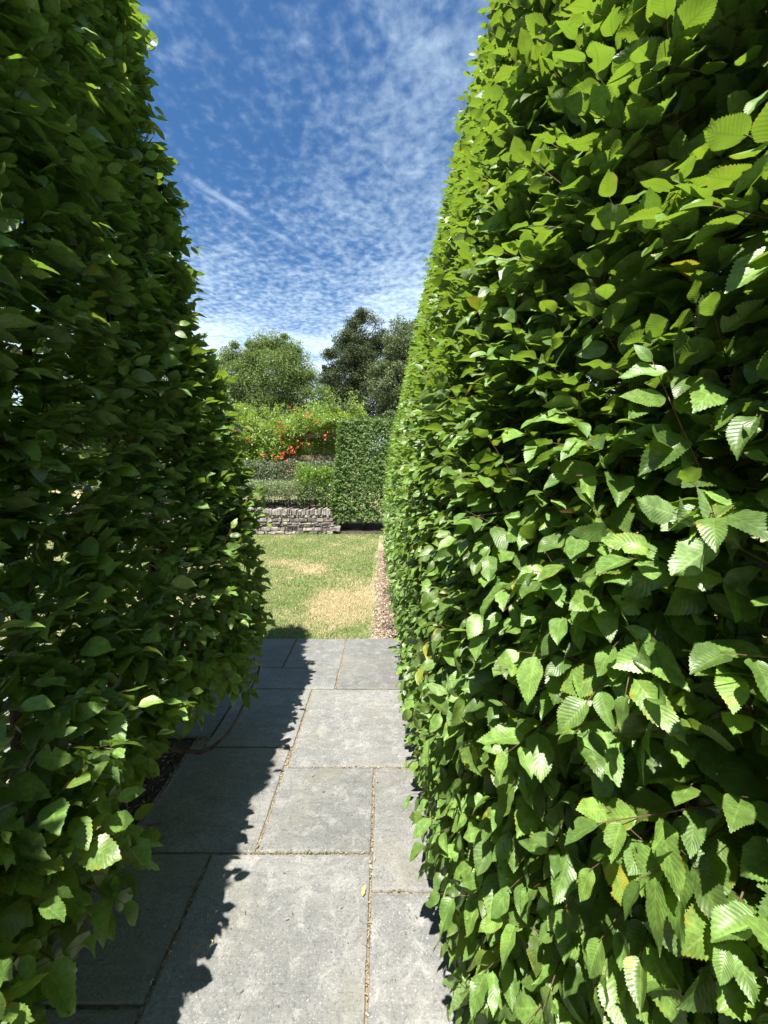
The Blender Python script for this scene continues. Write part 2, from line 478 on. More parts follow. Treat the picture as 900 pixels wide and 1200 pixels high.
# low bare limbs that reach out of its foot over the path edge
for pts, r in (([(-1.25, 1.95, .30), (-1.12, 1.98, .16), (-.95, 2.02, .10), (-.84, 2.1, .17), (-.78, 2.22, .30), (-.74, 2.3, .42)], .013),
               ([(-1.25, 1.35, .22), (-1.1, 1.42, .12), (-.98, 1.5, .16), (-.9, 1.56, .17)], .009),
               ([(-1.25, 1.0, .3), (-1.1, 1.1, .3), (-.95, 1.2, .36), (-.84, 1.28, .45)], .008),
               ([(-1.25, .7, .2), (-1.1, .75, .22), (-.95, .85, .34), (-.86, .9, .45)], .008)):
    P = np.array(pts); t = np.linspace(0, len(P)-1, 14)
    P = np.stack([np.interp(t, np.arange(len(P)), P[:, i]) for i in range(3)], -1)+rng.normal(0, 0.004, (14, 3))
    mb = MB(); mb.tube(P, np.linspace(r, r*0.4, 14), 7)
    mb.done('branch', M_bark, hL, True)

faceF = lambda x, z: np.stack([x+0.10*z*(1-(x+1.45)/1.5), 9.9+0.06*z, z], -1)
faceFl = lambda y, z: np.stack([-1.45+0.115*z, y, z], -1)
faceFr = lambda y, z: np.stack([1.5-0.1*z, y, z], -1)
faceFt = lambda x, f: np.stack([x, 10.07+1.0*f, 2.88+0*f], -1)
def fillF():
    n = 5000; z = rng.uniform(0.3, 2.75, n)
    return np.stack([rng.uniform(-1.1, 1.3, n), rng.uniform(10.2, 11.1, n), z], -1)
dF = lambda S: rng.uniform(0.5, 1.3, len(S))
hF = make_hedge('hornbeam_hedge', 'clipped block of hornbeam with sloping side standing alone across the lawn beside the stone wall', [
    (faceF, -1.45, 1.45, 0.22, 2.9, 680, dF, 1),
    (faceFl, 9.95, 11.1, 0.22, 2.9, 380, dF, -1),
    (faceFr, 9.95, 11.1, 0.22, 2.9, 200, dF, 1),
    (faceFt, -1.1, 1.2, 0, 1, 380, dF, 1)],
    [(x, 10.5) for x in (-1.0, -0.45, 0.1, 0.65, 1.1)], 2.8, 0.048, M_leaf_far, fillF, base_lod=3, twigs=False, length=0.10, trunk_r=0.045, p_yellow=0.02)

# ------------------------------------------------------------------ ground
def ground_mat():
    m, nt, out = new_mat('ground_turf'); g = N(nt); p = g.pos()
    n1 = g.noise(p, 1.3, 4, 0.6); n2 = g.noise(p, 40, 4, 0.7)
    col = g.mix(g.ss(n1, 0.4, 0.62), (0.24, 0.25, 0.10), (0.44, 0.36, 0.21))
    col = g.mix(g.ss(n2, 0.35, 0.7), g.mix(1.0, col, (0.5, 0.5, 0.5), 'MULTIPLY'), col)
    pb = g.n('BsdfPrincipled'); g.l(col, pb.inputs['Base Color']); pb.inputs['Roughness'].default_value = 0.95
    g.l(g.bump(n2, 0.6, 0.02), pb.inputs['Normal']); g.l(pb.outputs[0], out.inputs['Surface']); return m
def sheet(name, x0, x1, y0, y1, z, mat, nx=2, ny=2, amp=0.0):
    xs = np.linspace(x0, x1, nx); ys = np.linspace(y0, y1, ny)
    X, Y = np.meshgrid(xs, ys, indexing='ij')
    P = np.stack([X, Y, np.full_like(X, z)], -1).reshape(-1, 3)
    if amp: P[:, 2] += amp*wob(P, 5.0)+amp*0.5*wob(P, 17)
    i, j = np.meshgrid(np.arange(nx-1), np.arange(ny-1), indexing='ij'); a = (i*ny+j).ravel()
    o = build(name, P, np.stack([a, a+ny, a+ny+1, a+1], -1), mat, smooth=amp > 0)
    return tag(o, kind='structure')
M_soil = simple_mat('dark_soil', (0.022, 0.017, 0.013), (0.075, 0.055, 0.038), 45, 0.95, 0.9, 0.015)
M_gap = simple_mat('joint_soil', (0.10, 0.085, 0.055), (0.26, 0.22, 0.15), 60, 0.95, 0.9, 0.006)
sheet('ground', -600, 600, -600, 600, -0.040, ground_mat())
sheet('soil_bed', -1.95, -0.95, -2.9, 2.9, -0.022, M_soil, 40, 90, 0.010)
sheet('soil_bed', 0.12, 1.75, -2.9, 3.62, -0.022, M_soil, 40, 120, 0.008)
sheet('soil_bed', -0.02, 1.75, 3.62, 7.6, -0.022, M_soil, 40, 120, 0.008)
sheet('soil_bed', -1.75, 1.8, 9.55, 11.4, -0.026, M_soil, 60, 40, 0.008)

def slab_mat():
    m, nt, out = new_mat('bluestone'); g = N(nt); p = g.pos()
    rnd = g.attr('rnd').outputs['Color']
    loc = g.n('VectorMath', operation='ADD'); g.l(p, loc.inputs[0]); g.l(g.mix(1.0, rnd, (9, 9, 9), 'MULTIPLY'), loc.inputs[1]); q = loc.outputs[0]
    big = g.noise(q, 2.3, 5, 0.6, 0.4); med = g.noise(q, 16, 6, 0.7, 0.6); fine = g.noise(p, 260, 3, 0.65)
    mp = g.n('Mapping'); mp.inputs['Scale'].default_value = (3, 14, 3); mp.inputs['Rotation'].default_value = (0, 0, 0.7); g.l(q, mp.inputs[0])
    streak = g.noise(mp.outputs[0], 2.2, 6, 0.7, 0.8)
    col = g.mix(g.ss(big, 0.3, 0.7), (0.132, 0.134, 0.130), (0.200, 0.198, 0.186))
    col = g.mix(g.ss(streak, 0.40, 0.70, 0, 0.6), col, (0.095, 0.10, 0.098))
    col = g.mix(g.ss(med, 0.46, 0.70, 0, 0.65), col, (0.26, 0.26, 0.242))
    lich = g.noise(p, 150, 4, 0.75)
    col = g.mix(g.ss(lich, 0.57, 0.68, 0, 0.7), col, (0.38, 0.38, 0.35))
    dk = g.noise(q, 120, 3, 0.7)
    col = g.mix(g.ss(dk, 0.50, 0.68, 0, 0.65), col, (0.06, 0.062, 0.06))
    r, gg, b = g.sep(rnd)
    ol = g.noise(q, 3.1, 4, 0.65)
    col = g.mix(g.math('MULTIPLY', g.ss(ol, 0.46, 0.7), 0.35), col, (0.155, 0.15, 0.10))
    br = g.math('MULTIPLY_ADD', r, 0.40, 0.76); cc = g.n('CombineXYZ')
    for i in range(3): g.l(br, cc.inputs[i])
    col = g.mix(1.0, col, cc.outputs[0], 'MULTIPLY')
    pb = g.n('BsdfPrincipled'); g.l(col, pb.inputs['Base Color']); pb.inputs['Specular IOR Level'].default_value = 0.35
    g.l(g.ss(med, 0.3, 0.7, 0.62, 0.8), pb.inputs['Roughness'])
    h = g.math('ADD', g.math('ADD', g.math('MULTIPLY', fine, 0.35), g.math('MULTIPLY', med, 1.0)), g.math('MULTIPLY', streak, 1.2))
    g.l(g.bump(h, 0.55, 0.004), pb.inputs['Normal']); g.l(pb.outputs[0], out.inputs['Surface']); return m
M_slab = slab_mat()
slabs = [(-1.62, -.815, 3.085, 3.62), (-.815, -.35, 3.085, 3.62), (-.35, .42, 2.79, 3.62), (-1.0, -.355, 2.79, 3.085), (-1.7, -1.0, 2.79, 3.085),
         (-.52, .40, 2.06, 2.79), (-1.03, -.52, 2.21, 2.79), (-1.75, -1.03, 2.3, 2.79), (-1.1, -.535, 1.60, 2.21), (-.535, -.052, 1.60, 2.06),
         (-.052, .30, 1.455, 2.06), (-.052, .32, .52, 1.455), (-.715, -.052, .58, 1.60), (-1.12, -.715, 1.145, 1.60), (-1.12, -.715, .32, 1.145),
         (-.715, -.052, -.35, .58), (-.052, .42, -.3, .52), (-1.12, -.715, -.7, .32), (-.715, .5, -1.2, -.35), (-1.12, -.715, -1.6, -.7), (-.715, .5, -2.2, -1.2), (-1.12, -.715, -2.6, -1.6)]
def slab_mesh(mb, x0, x1, y0, y1, zt, jit=0.003):
    """a thick flag with wavering cleft edges and a slight sag in its top"""
    g_ = 0.0032; x0 += g_; x1 -= g_; y0 += g_; y1 -= g_
    ex = max(3, int((x1-x0)/0.04)); ey = max(3, int((y1-y0)/0.04))
    per = [(x0+(x1-x0)*i/ex, y0) for i in range(ex)]+[(x1, y0+(y1-y0)*i/ey) for i in range(ey)] \
        + [(x1-(x1-x0)*i/ex, y1) for i in range(ex)]+[(x0, y1-(y1-y0)*i/ey) for i in range(ey)]
    per = np.array(per); n = len(per); c = np.array([(x0+x1)/2, (y0+y1)/2])
    P3 = np.c_[per, np.zeros(n)]
    outw = norm(per-c)
    per = per-outw*(0.0015+0.0018*wob(P3, 26, x0)+0.0010*rng.random(n))[:, None]
    rings = []
    for ins, z in ((0, zt-0.05), (0, zt-0.006), (0.003, zt-0.0015), (0.012, zt)):
        rings.append(np.c_[per-outw*ins, np.full(n, z)+(0.0006*wob(P3, 30) if z > zt-.01 else 0)])
    V = np.vstack(rings+[np.array([[c[0], c[1], zt]])])
    j = np.arange(n); j2 = (j+1) % n
    Q = np.vstack([np.stack([k*n+j, k*n+j2, (k+1)*n+j2, (k+1)*n+j], -1) for k in range(3)])
    T = np.stack([np.full(n, 4*n), 3*n+j, 3*n+j2], -1)
    mb.add(V, Q, T, (*rng.random(3), 1))
mb = MB()
for s in slabs: slab_mesh(mb, *s, rng.uniform(-0.003, 0.003))
tag(mb.done('path', M_slab), kind='structure')
mb = MB()
ys = [-2.6, -1.7, -.8, .1, 1.0, 1.9, 2.8, 3.62]
for i in range(len(ys)-1):
    xs = [-6.4]+sorted(list(np.arange(-5.6, -2.3, 0.8)+rng.uniform(-.2, .2, 5)[:len(np.arange(-5.6, -2.3, 0.8))]))+[-1.98]
    for a, b in zip(xs[:-1], xs[1:]): slab_mesh(mb, a, b, ys[i], ys[i+1], rng.uniform(-0.003, 0.003))
tag(mb.done('terrace', M_slab), kind='structure')
sheet('joint_bed', -1.12, 0.30, -2.6, 3.6, -0.011, M_gap, 60, 200, 0.002)
sheet('joint_bed', -6.38, -2.0, -2.6, 3.6, -0.011, M_gap)
sheet('joint_bed', -1.62, -1.12, 2.31, 3.6, -0.012, M_gap)

# moss and weed tufts in the joints
M_grass = None
def grass_mat():
    m, nt, out = new_mat('grass_blade'); g = N(nt)
    c = g.attr('rnd').outputs['Color']
    pb = g.n('BsdfPrincipled'); g.l(c, pb.inputs['Base Color']); pb.inputs['Roughness'].default_value = 0.6
    tb = g.n('BsdfTranslucent'); g.l(c, tb.inputs['Color'])
    mx = g.n('MixShader'); mx.inputs[0].default_value = 0.3
    g.l(pb.outputs[0], mx.inputs[1]); g.l(tb.outputs[0], mx.inputs[2]); g.l(mx.outputs[0], out.inputs['Surface']); return m
M_grass = grass_mat()
def blades(P, h, w, col, lean=0.7):
    n = len(P); a = rng.uniform(0, 6.28, n); sd = np.stack([np.cos(a), np.sin(a), 0*a], -1)
    b = rng.uniform(0, 6.28, n); ld = np.stack([np.cos(b), np.sin(b), 0*b], -1)
    le = rng.uniform(0.1, lean, n)*h
    up = np.array([[0, 0, 1.0]])
    mid = P+up*(h*0.6)[:, None]+ld*(le*0.35)[:, None]; tip = P+up*(h*rng.uniform(0.7, 1.0, n))[:, None]+ld*le[:, None]
    V = np.stack([P-sd*w[:, None], P+sd*w[:, None], mid+sd*w[:, None]*0.8, mid-sd*w[:, None]*0.8, tip], 1).reshape(-1, 3)
    k = np.arange(n)[:, None]*5
    return V, [k+np.array([[0, 1, 2, 3]]), k+np.array([[3, 2, 4]])], np.repeat(col, 5, 0)
def lawn():
    Vs, Fq, Ft, Cs, n0 = [], [], [], [], 0
    for (x0, x1, y0, y1, dens, hh, ww) in ((-1.9, -0.12, 3.64, 5.2, 11000, .030, .0022), (-3.0, -0.12, 5.2, 9.45, 5200, .034, .0034),
                                            (-7.5, -1.9, 3.64, 5.2, 1800, .04, .005), (-8, -3.0, 5.2, 9.4, 1500, .04, .006), (-2.2, 2.2, 9.3, 9.6, 1200, .04, .005), (1.9, 4.5, 3.5, 9.4, 700, .04, .006)):
        n = int((x1-x0)*(y1-y0)*dens); P = np.stack([rng.uniform(x0, x1, n), rng.uniform(y0, y1, n), np.full(n, -.038)], -1)
        # turf thins out toward the chip strip
        edge = -0.16+0.03*wob(P, 3.0)+rng.normal(0, 0.03, n)
        P = P[(P[:, 0] < edge) | (P[:, 1] > 7.9) | (P[:, 0] > 1.8)]; n = len(P)
        w1 = wob(P, 0.9, 4.0); w2 = wob(P, 2.6, 1.0)
        straw = 0.20+0.30*w1+0.30*w2+1.0*np.exp(-((P[:, 0]+0.52)/0.42)**4-((P[:, 1]-4.62)/0.62)**4)
        straw += 0.25*np.exp(-((P[:, 0]+1.3)/0.5)**2-((P[:, 1]-6.4)/0.5)**2) - 0.5*np.exp(-((P[:, 1]-3.68)/0.22)**2) - 0.35*np.exp(-((P[:, 0]+1.5)/0.7)**2-((P[:, 1]-5.2)/0.6)**2)
        isst = rng.random(n) < np.clip(straw, 0.08, 0.93)
        gcol = np.array([[0.15, 0.25, 0.065]])*rng.uniform(0.6, 1.35, (n, 1))*np.array([[1, 1, 1]])+rng.random((n, 1))*np.array([[0.05, 0.03, 0.0]])
        scol = np.array([[0.64, 0.50, 0.31]])*rng.uniform(0.6, 1.25, (n, 1))
        col = np.c_[np.where(isst[:, None], scol, gcol), np.ones(n)]
        h = hh*rng.uniform(0.5, 1.3, n)*np.where(isst, 0.65, 1.0); w = ww*rng.uniform(0.6, 1.2, n)
        V, F, c = blades(P, h, w, col, 1.6)
        Vs.append(V); Fq.append(F[0]+n0); Ft.append(F[1]+n0); Cs.append(c); n0 += len(V)
    o = build('grass', np.vstack(Vs), [np.vstack(Fq), np.vstack(Ft)], M_grass, rnd=np.vstack(Cs))
    tag(o, 'short lawn grass with straw coloured dry patches', 'grass', kind='stuff')
lawn()
# tufts in joints
pts = []
for (x, y, n, s) in ((-.535, 1.62, 60, .05), (-.30, 1.60, 50, .06), (-.052, 1.35, 20, .02), (-.5, 1.605, 50, .09), (-.16, 1.602, 20, .05), (-.053, 1.7, 20, .05), (-.35, 2.78, 20, .04), (.1, 2.06, 40, .12), (-.53, 1.9, 14, .03), (.05, 1.457, 14, .05)):
    if abs(y-1.6) < .03 or abs(y-2.06) < .01 or abs(y-1.457) < .01: P = np.stack([rng.normal(x, s, n), rng.normal(y, .003, n)], -1)
    else: P = np.stack([rng.normal(x, .003, n), rng.normal(y, s*1.5, n)], -1)
    pts.append(P)
P = np.vstack(pts); P = np.c_[P, np.full(len(P), -.012)]
n = len(P); V, F, c = blades(P, rng.uniform(.01, .022, n), rng.uniform(.001, .002, n), np.c_[np.array([[.16, .17, .05]])*rng.uniform(.5, 1.5, (n, 1)), np.ones(n)], 1.2)
tag(build('moss', V, F, M_grass, rnd=c), 'sparse moss and weed in the path joints', 'moss', kind='stuff')

# chips / litter
M_chip = simple_mat('wood_chip', (0.75, 0.75, 0.75), (1.0, 1.0, 1.0), 60, 0.85, 0.3, 0.002, use_rnd=True)
def litter(name, label, cat, x0, x1, y0, y1, n, size, cols, z, fn=None, flat=0.35):
    P = np.stack([rng.uniform(x0, x1, n), rng.uniform(y0, y1, n), z+rng.uniform(0, 0.012, n)], -1)
    if fn is not None: P = P[fn(P)]
    n = len(P)
    a = rng.uniform(0, 6.28, n); D = np.stack([np.cos(a), np.sin(a), rng.normal(0, flat, n)], -1)
    Nn = norm(np.array([[0, 0, 1.0]])+rng.normal(0, 0.35, (n, 3)))
    L = size*rng.uniform(0.5, 1.5, n); D = norm(D); Rt = norm(np.cross(D, Nn)); Nn = np.cross(Rt, D)
    x = Rt*(L*rng.uniform(.15, .35, n))[:, None]; y = D*L[:, None]; zz = Nn*(L*.12)[:, None]
    V = np.stack([P-x-y, P+x-y*.8, P+x*.8+y, P-x*.9+y*.8, P-x-y+zz, P+x-y*.8+zz, P+x*.8+y+zz, P-x*.9+y*.8+zz], 1).reshape(-1, 3)
    q = np.array([[3, 2, 1, 0], [4, 5, 6, 7], [0, 1, 5, 4], [1, 2, 6, 5], [2, 3, 7, 6], [3, 0, 4, 7]])
    cc = np.array(cols)[rng.integers(0, len(cols), n)]*rng.uniform(.6, 1.3, (n, 1))
    o = build(name, V, (np.arange(n)[:, None, None]*8+q[None]).reshape(-1, 4), M_chip, rnd=np.repeat(np.c_[cc, np.ones(n)], 8, 0))
    return tag(o, label, cat, kind='stuff')
litter('wood_chips', 'strip of pinkish brown wood chips between lawn and hedge', 'mulch', -.19, .32, 3.64, 7.6, 16000, .012,
       [(.36, .27, .19), (.44, .35, .26), (.26, .19, .13), (.54, .45, .35), (.17, .12, .08)], -.028,
       lambda P: P[:, 0] > -0.105+0.025*wob(P, 3.0)+rng.normal(0, .02, len(P)))
litter('leaf_litter', 'dry crumbs of dead leaf under the hedges', 'litter', -1.85, -.98, -1.0, 2.9, 3500, .010, [(.22, .15, .09), (.12, .08, .05), (.35, .27, .17)], -.020)
litter('leaf_litter', 'dry crumbs of dead leaf along the foot of the right hedge', 'litter', .26, 1.0, -.6, 3.6, 4000, .011, [(.26, .15, .08), (.14, .09, .05), (.35, .24, .15)], -.008)
litter('path_crumbs', 'sparse crumbs of leaf and grit strewn over the flagstones', 'debris', -1.1, .24, .5, 3.6, 420, .0042, [(.22, .15, .09), (.42, .34, .2), (.10, .08, .06), (.3, .3, .26)], .003)
def in_joint(P):
    x, y = P[:, 0], P[:, 1]
    return ((np.abs(x+.052) < .007) & (y < 2.06)) | ((np.abs(y-1.60) < .006) & (x > -.72) & (x < -.04)) | ((np.abs(x+.715) < .010) & (y < 1.6)) | ((np.abs(y-2.06) < .006) & (x > -.53)) | \
        ((np.abs(x+.53) < .006) & (y > 1.6) & (y < 2.79)) | ((np.abs(x+.35) < .006) & (y > 2.79) & (rng.random(len(x)) < .6))
litter('joint_debris', 'brown crumbs and seed husks lying in the paving joints', 'debris', -1.1, .3, .6, 3.6, 60000, .004,
       [(.30, .20, .12), (.42, .34, .22), (.18, .12, .08), (.5, .44, .32)], -.008, in_joint)

# small leaves lying on the path: each its own thing
M_dry = leaf_material('dry_leaf', (0.34, 0.29, 0.10), (0.34, 0.27, 0.12), (0.3, 0.25, 0.08), veins=True, tfac=0.2)
FALL = [(-.080, 1.43, .030, 1.2, 'pale yellow curled leaf lying beside the long joint of the path', 0),
        (-.640, 1.275, .014, .4, 'tiny tan leaf scrap on the slab at the shadow edge, the pair nearer the camera', 1),
        (-.625, 1.36, .012, 1.9, 'tiny orange leaf scrap inside the shadow edge beside the long left joint', 1),
        (-.575, 1.29, .013, 2.6, 'tiny straw coloured leaf scrap on the sunlit slab just right of the shadow edge', 0),
        (-.375, 1.99, .016, .2, 'thin dark stalk like leaf scrap on the sunlit middle slab', 1),
        (-.035, 1.95, .012, 1.4, 'small red brown leaf scrap at the top of the narrow right hand slab', 1)]
for x, y, L, a, lab, d in FALL:
    v, f, u, r = leaf_mesh(np.array([[0, 0, .004]]), np.array([[math.cos(a), math.sin(a), .1]]), np.array([[0, 0.2, 1.0]]), np.array([L]), np.array([L*.45]),
                           np.array([[.9, .5, .6*d, 1]]), 0, np.array([.35]), np.array([.7]))
    o = build('fallen_leaf', v, f, M_dry, None, u, r, True); o.location = (x, y, 0.003)
    tag(o, lab, 'leaf', 'small fallen leaves on the path')

# ------------------------------------------------------------------ stone wall and beds
def stone_mat():
    m, nt, out = new_mat('field_stone'); g = N(nt); p = g.pos()
    n1 = g.noise(p, 9, 6, 0.7); n2 = g.noise(p, 40, 5, 0.7)
    col = g.mix(g.ss(n1, .35, .65), (.125, .115, .10), (.31, .295, .27))
    col = g.mix(g.ss(n2, .55, .7, 0, .7), col, (.62, .60, .56))
    col = g.mix(1.0, col, g.attr('rnd').outputs['Color'], 'MULTIPLY')
    pb = g.n('BsdfPrincipled'); g.l(col, pb.inputs['Base Color']); pb.inputs['Roughness'].default_value = .9
    g.l(g.bump(n2, .8, .015), pb.inputs['Normal']); g.l(pb.outputs[0], out.inputs['Surface']); return m
M_stone = stone_mat()
wall = thing('stone_wall', 'low dry stone wall with upright coping stones at the far side of the lawn', 'wall', (-4.5, 9.6, 0))
mb = MB()
z = -0.03
while z < 0.44:
    hgt = rng.uniform(.04, .11); x = -8.0
    while x < -1.3:
        w = rng.uniform(.05, .26); c = rng.uniform(.5, 1.3)
        tint = np.array([1, rng.uniform(.9, 1.0), rng.uniform(.8, 1.0)])*c
        mb.bevbox((x+w/2, 9.62+rng.normal(0, .012), z+hgt/2), (w/2-.006, .13, hgt/2-.004), rng.normal(0, .03), .012, .007, (*tint, 1))
        x += w
    z += hgt
mb.done('stones', M_stone, wall)
mb = MB(); x = -8.0
while x < -1.35:
    w = rng.uniform(.03, .065); hh = rng.uniform(.10, .17); c = rng.uniform(.8, 1.4)
    mb.bevbox((x+w/2, 9.6+rng.normal(0, .01), .45+hh/2), (w/2-.002, .13, hh/2), rng.normal(0, .08), .008, .006, (c, c*.98, c*.93, 1)); x += w
mb.done('coping', M_stone, wall)
M_mortar = simple_mat('wall_core', (.06, .055, .05), (.10, .09, .08), 30)
mb = MB(); mb.bevbox((-4.68, 9.66, .21), (3.3, .1, .24), 0, .01); mb.done('core', M_mortar, wall)
sheet('soil_bed', -8.3, -1.3, 9.75, 14.5, .42, M_soil, 60, 40, .02)

def box_shrub(name, label, x0, x1, y0, y1, z0, z1, n, size, mat, group=None, lump=.06, stem=True, p_y=.02, gapz=.1, ball=False):
    root = thing(name, label, 'shrub', ((x0+x1)/2, (y0+y1)/2, z0), group)
    # leaves near the skin of a lumpy rounded block
    P = []
    m = int(n*.62)
    f = rng.integers(0, 3, m)
    X = rng.uniform(x0, x1, m); Y = rng.uniform(y0, y1, m); Z = rng.uniform(z0+gapz, z1, m)
    Y = np.where(f == 0, y0, Y); Z = np.where(f == 1, z1, Z); X = np.where(f == 2, np.where(rng.random(m) < .5, x0, x1), X)
    S = np.stack([X, Y, Z], -1)
    c = np.array([(x0+x1)/2, (y0+y1)/2, (z0+z1)/2]); h = np.array([(x1-x0)/2, (y1-y0)/2, (z1-z0)/2])
    q = (S-c)/h; rr = np.linalg.norm(q[:, 1:], axis=1, keepdims=True); S = c+q*h*np.where(rr > 1.15, 1.15/rr, 1)
    if ball: S = c+norm(S-c)*h*rng.uniform(.8, 1.05, (m, 1))
    O = norm((S-c)/h**1.2)
    S = S+O*(lump*wob(S, 3.1, x0)+lump*.5*wob(S, 9, z1))[:, None]-O*(rng.random(m)**2*.14)[:, None]
    k = n-m; I = np.stack([rng.uniform(x0+.1, x1-.1, k), rng.uniform(y0+.1, y1-.1, k), rng.uniform(z0+gapz+.05, z1-.1, k)], -1)
    S = np.vstack([S, I]); O = np.vstack([O, norm(rng.normal(0, 1, (k, 3)))]); nn = len(S)
    D = norm(O+rng.normal(0, .7, (nn, 3))); Nn = norm(O*.6+np.array([[0, 0, .8]])+rng.normal(0, .5, (nn, 3)))
    L = size*rng.uniform(.6, 1.3, nn)
    join_parts('foliage', [leaf_mesh(S, D, Nn, L, L*.6, leaf_rnd(nn, p_y, .002), 3)], mat, root)
    if stem:
        for i in range(max(3, int((x1-x0)*2))):
            mb = MB()
            x = rng.uniform(x0+.15, x1-.15); y = rng.uniform(y0+.2, y1-.2)
            mb.tube([(x, y, z0-.04), (x+rng.normal(0, .05), y, z0+(z1-z0)*.4), (x+rng.normal(0, .12), y, z1-.15)], [.018, .012, .006], 5)
            mb.done('stem', M_bark, root, True)
    return root
M_silver = leaf_material('silver_leaf', (.155, .215, .095), (.21, .26, .15), (.2, .28, .09), veins=False, rough=.5, tfac=.22)
M_grey = leaf_material('grey_leaf', (.11, .155, .08), (.19, .22, .17), (.13, .17, .08), veins=False, rough=.5, tfac=.2)
M_bright = leaf_material('bright_leaf', (.10, .20, .028), (.16, .26, .07), (.26, .42, .03), veins=False, tfac=.35)
box_shrub('clipped_shrub', 'long low clipped shrub of small pale green leaves just above the stone wall', -7.8, -1.32, 9.9, 10.7, .45, 1.27, 42000, .036, M_silver, lump=.03, gapz=.36, p_y=.0)
box_shrub('clipped_shrub', 'higher grey green shrub mass behind the low clipped one, below the timber rail', -7.6, -1.2, 10.8, 11.7, .45, 1.80, 34000, .045, M_grey, lump=.06, gapz=.1, p_y=0)
box_shrub('round_shrub', 'bright green loose young shrub against the side of the far hornbeam block', -2.35, -1.25, 9.85, 10.7, .62, 1.68, 7000, .05, M_bright, lump=.22, gapz=.0, p_y=.1, ball=True)

# ------------------------------------------------------------------ pergola and trumpet vine
M_wood = simple_mat('weathered_timber', (.10, .07, .045), (.21, .16, .11), 6, .85, .5, .004, stretch=(1, 8, 8))
perg = thing('pergola', 'weathered brown timber pergola buried under the flowering vine', 'pergola', (-3.4, 12.5, .4))
mb = MB()
for x in (-7.2, -5.1, -3.0, -0.9):
    for y in (11.95, 13.6):
        q = MB(); q.bevbox((x, y, 1.35), (.055, .055, .95), 0, .008); q.done('post', M_wood, perg)
for y, z in ((11.86, 1.93), (11.86, 2.62), (13.69, 2.62)):
    q = MB(); q.bevbox((-4.05, y, z), (3.5, .03, .065), 0, .008); q.done('beam', M_wood, perg)
for x in np.arange(-7.3, -.7, .55):
    q = MB(); q.bevbox((x, 12.78, 2.73), (.025, 1.15, .045), 0, .006); q.done('rafter', M_wood, perg)
vine = thing('trumpet_vine', 'sprawling bright green trumpet vine with orange red flowers over the timber pergola', 'vine', (-3.4, 12.3, .4))
M_vine = leaf_material('vine_leaf', (.14, .24, .045), (.18, .28, .09), (.34, .48, .04), veins=False, tfac=.36)
def vine_leaves():
    parts = []; cl = []; 
    # clump centres: a lumpy mound over the pergola plus cascades down its front
    for i in range(520):
        x = rng.uniform(-7.5, -.9); y = rng.uniform(11.6, 13.8)
        top = 3.32+.22*math.sin(x*2.3+.4)+.14*math.sin(x*5.1)
        cl.append((x, y, rng.uniform(2.65, top), .20))
    for i in range(330):
        x = rng.uniform(-7.5, -2.75)
        lowz = 1.95+.25*math.sin(x*3.1)+(.0 if x < -3.3 else 1.1*(x+3.3)) - (.3 if -3.9 < x < -2.9 else 0)
        cl.append((x, rng.uniform(11.35, 11.8), rng.uniform(lowz, 2.9), .16))
    for i in range(60): cl.append((rng.uniform(-2.4, -1.0), rng.uniform(11.45, 11.9), rng.uniform(2.85, 3.2), .16))
    for i in range(420):      # back curtain in the shade
        cl.append((rng.uniform(-7.5, -.9), rng.uniform(13.2, 13.9), rng.uniform(.9, 2.8), .30))
    for i in range(46):       # tall shoots above
        x = rng.uniform(-1.9, -.5) if i < 22 else rng.uniform(-7, -1); h = rng.uniform(.1, .75) if i < 22 else rng.uniform(.1, .35)
        yy = rng.uniform(11.6, 12.3); a = rng.normal(0, .5)
        for q in range(6): cl.append((x+a*h*q/5, yy, 3.25+h*q/5, .075-.006*q))
    cl = np.array(cl); k = 75
    n = len(cl)*k; pw = cl[:, 3]**1.6; idx = rng.choice(len(cl), n, p=pw/pw.sum())
    d = norm(rng.normal(0, 1, (n, 3)))*(rng.random(n)**.45)[:, None]
    P = cl[idx, :3]+d*cl[idx, 3:4]*np.array([1.15, 1, .95])
    O = norm(d*np.array([1, 1, .6])+np.array([[0, -.4, .5]]))
    D = norm(O*.6+rng.normal(0, .7, (n, 3))+np.array([[0, 0, -.35]])); Nn = norm(np.array([[0, -.2, .9]])+rng.normal(0, .5, (n, 3)))
    L = rng.uniform(.045, .085, n)
    rn = leaf_rnd(n, .03, .002); rn[:, 1] = np.clip(rn[:, 1]+rng.uniform(-.1, .35, len(cl))[idx], 0, 1)
    join_parts('foliage', [leaf_mesh(P, D, Nn, L, L*.55, rn, 3)], M_vine, vine)
    for i in range(16):
        mb = MB()
        x = rng.uniform(-7.2, -1.0); y = rng.uniform(11.8, 12.0)
        mb.tube([(x, y, .4), (x+rng.normal(0, .1), y-.03, 1.2), (x+rng.normal(0, .2), y, 2.0), (x+rng.normal(0, .3), y+.2, 2.7)], [.02, .017, .013, .008], 6)
        mb.done('stem', M_bark, vine, True)
vine_leaves()
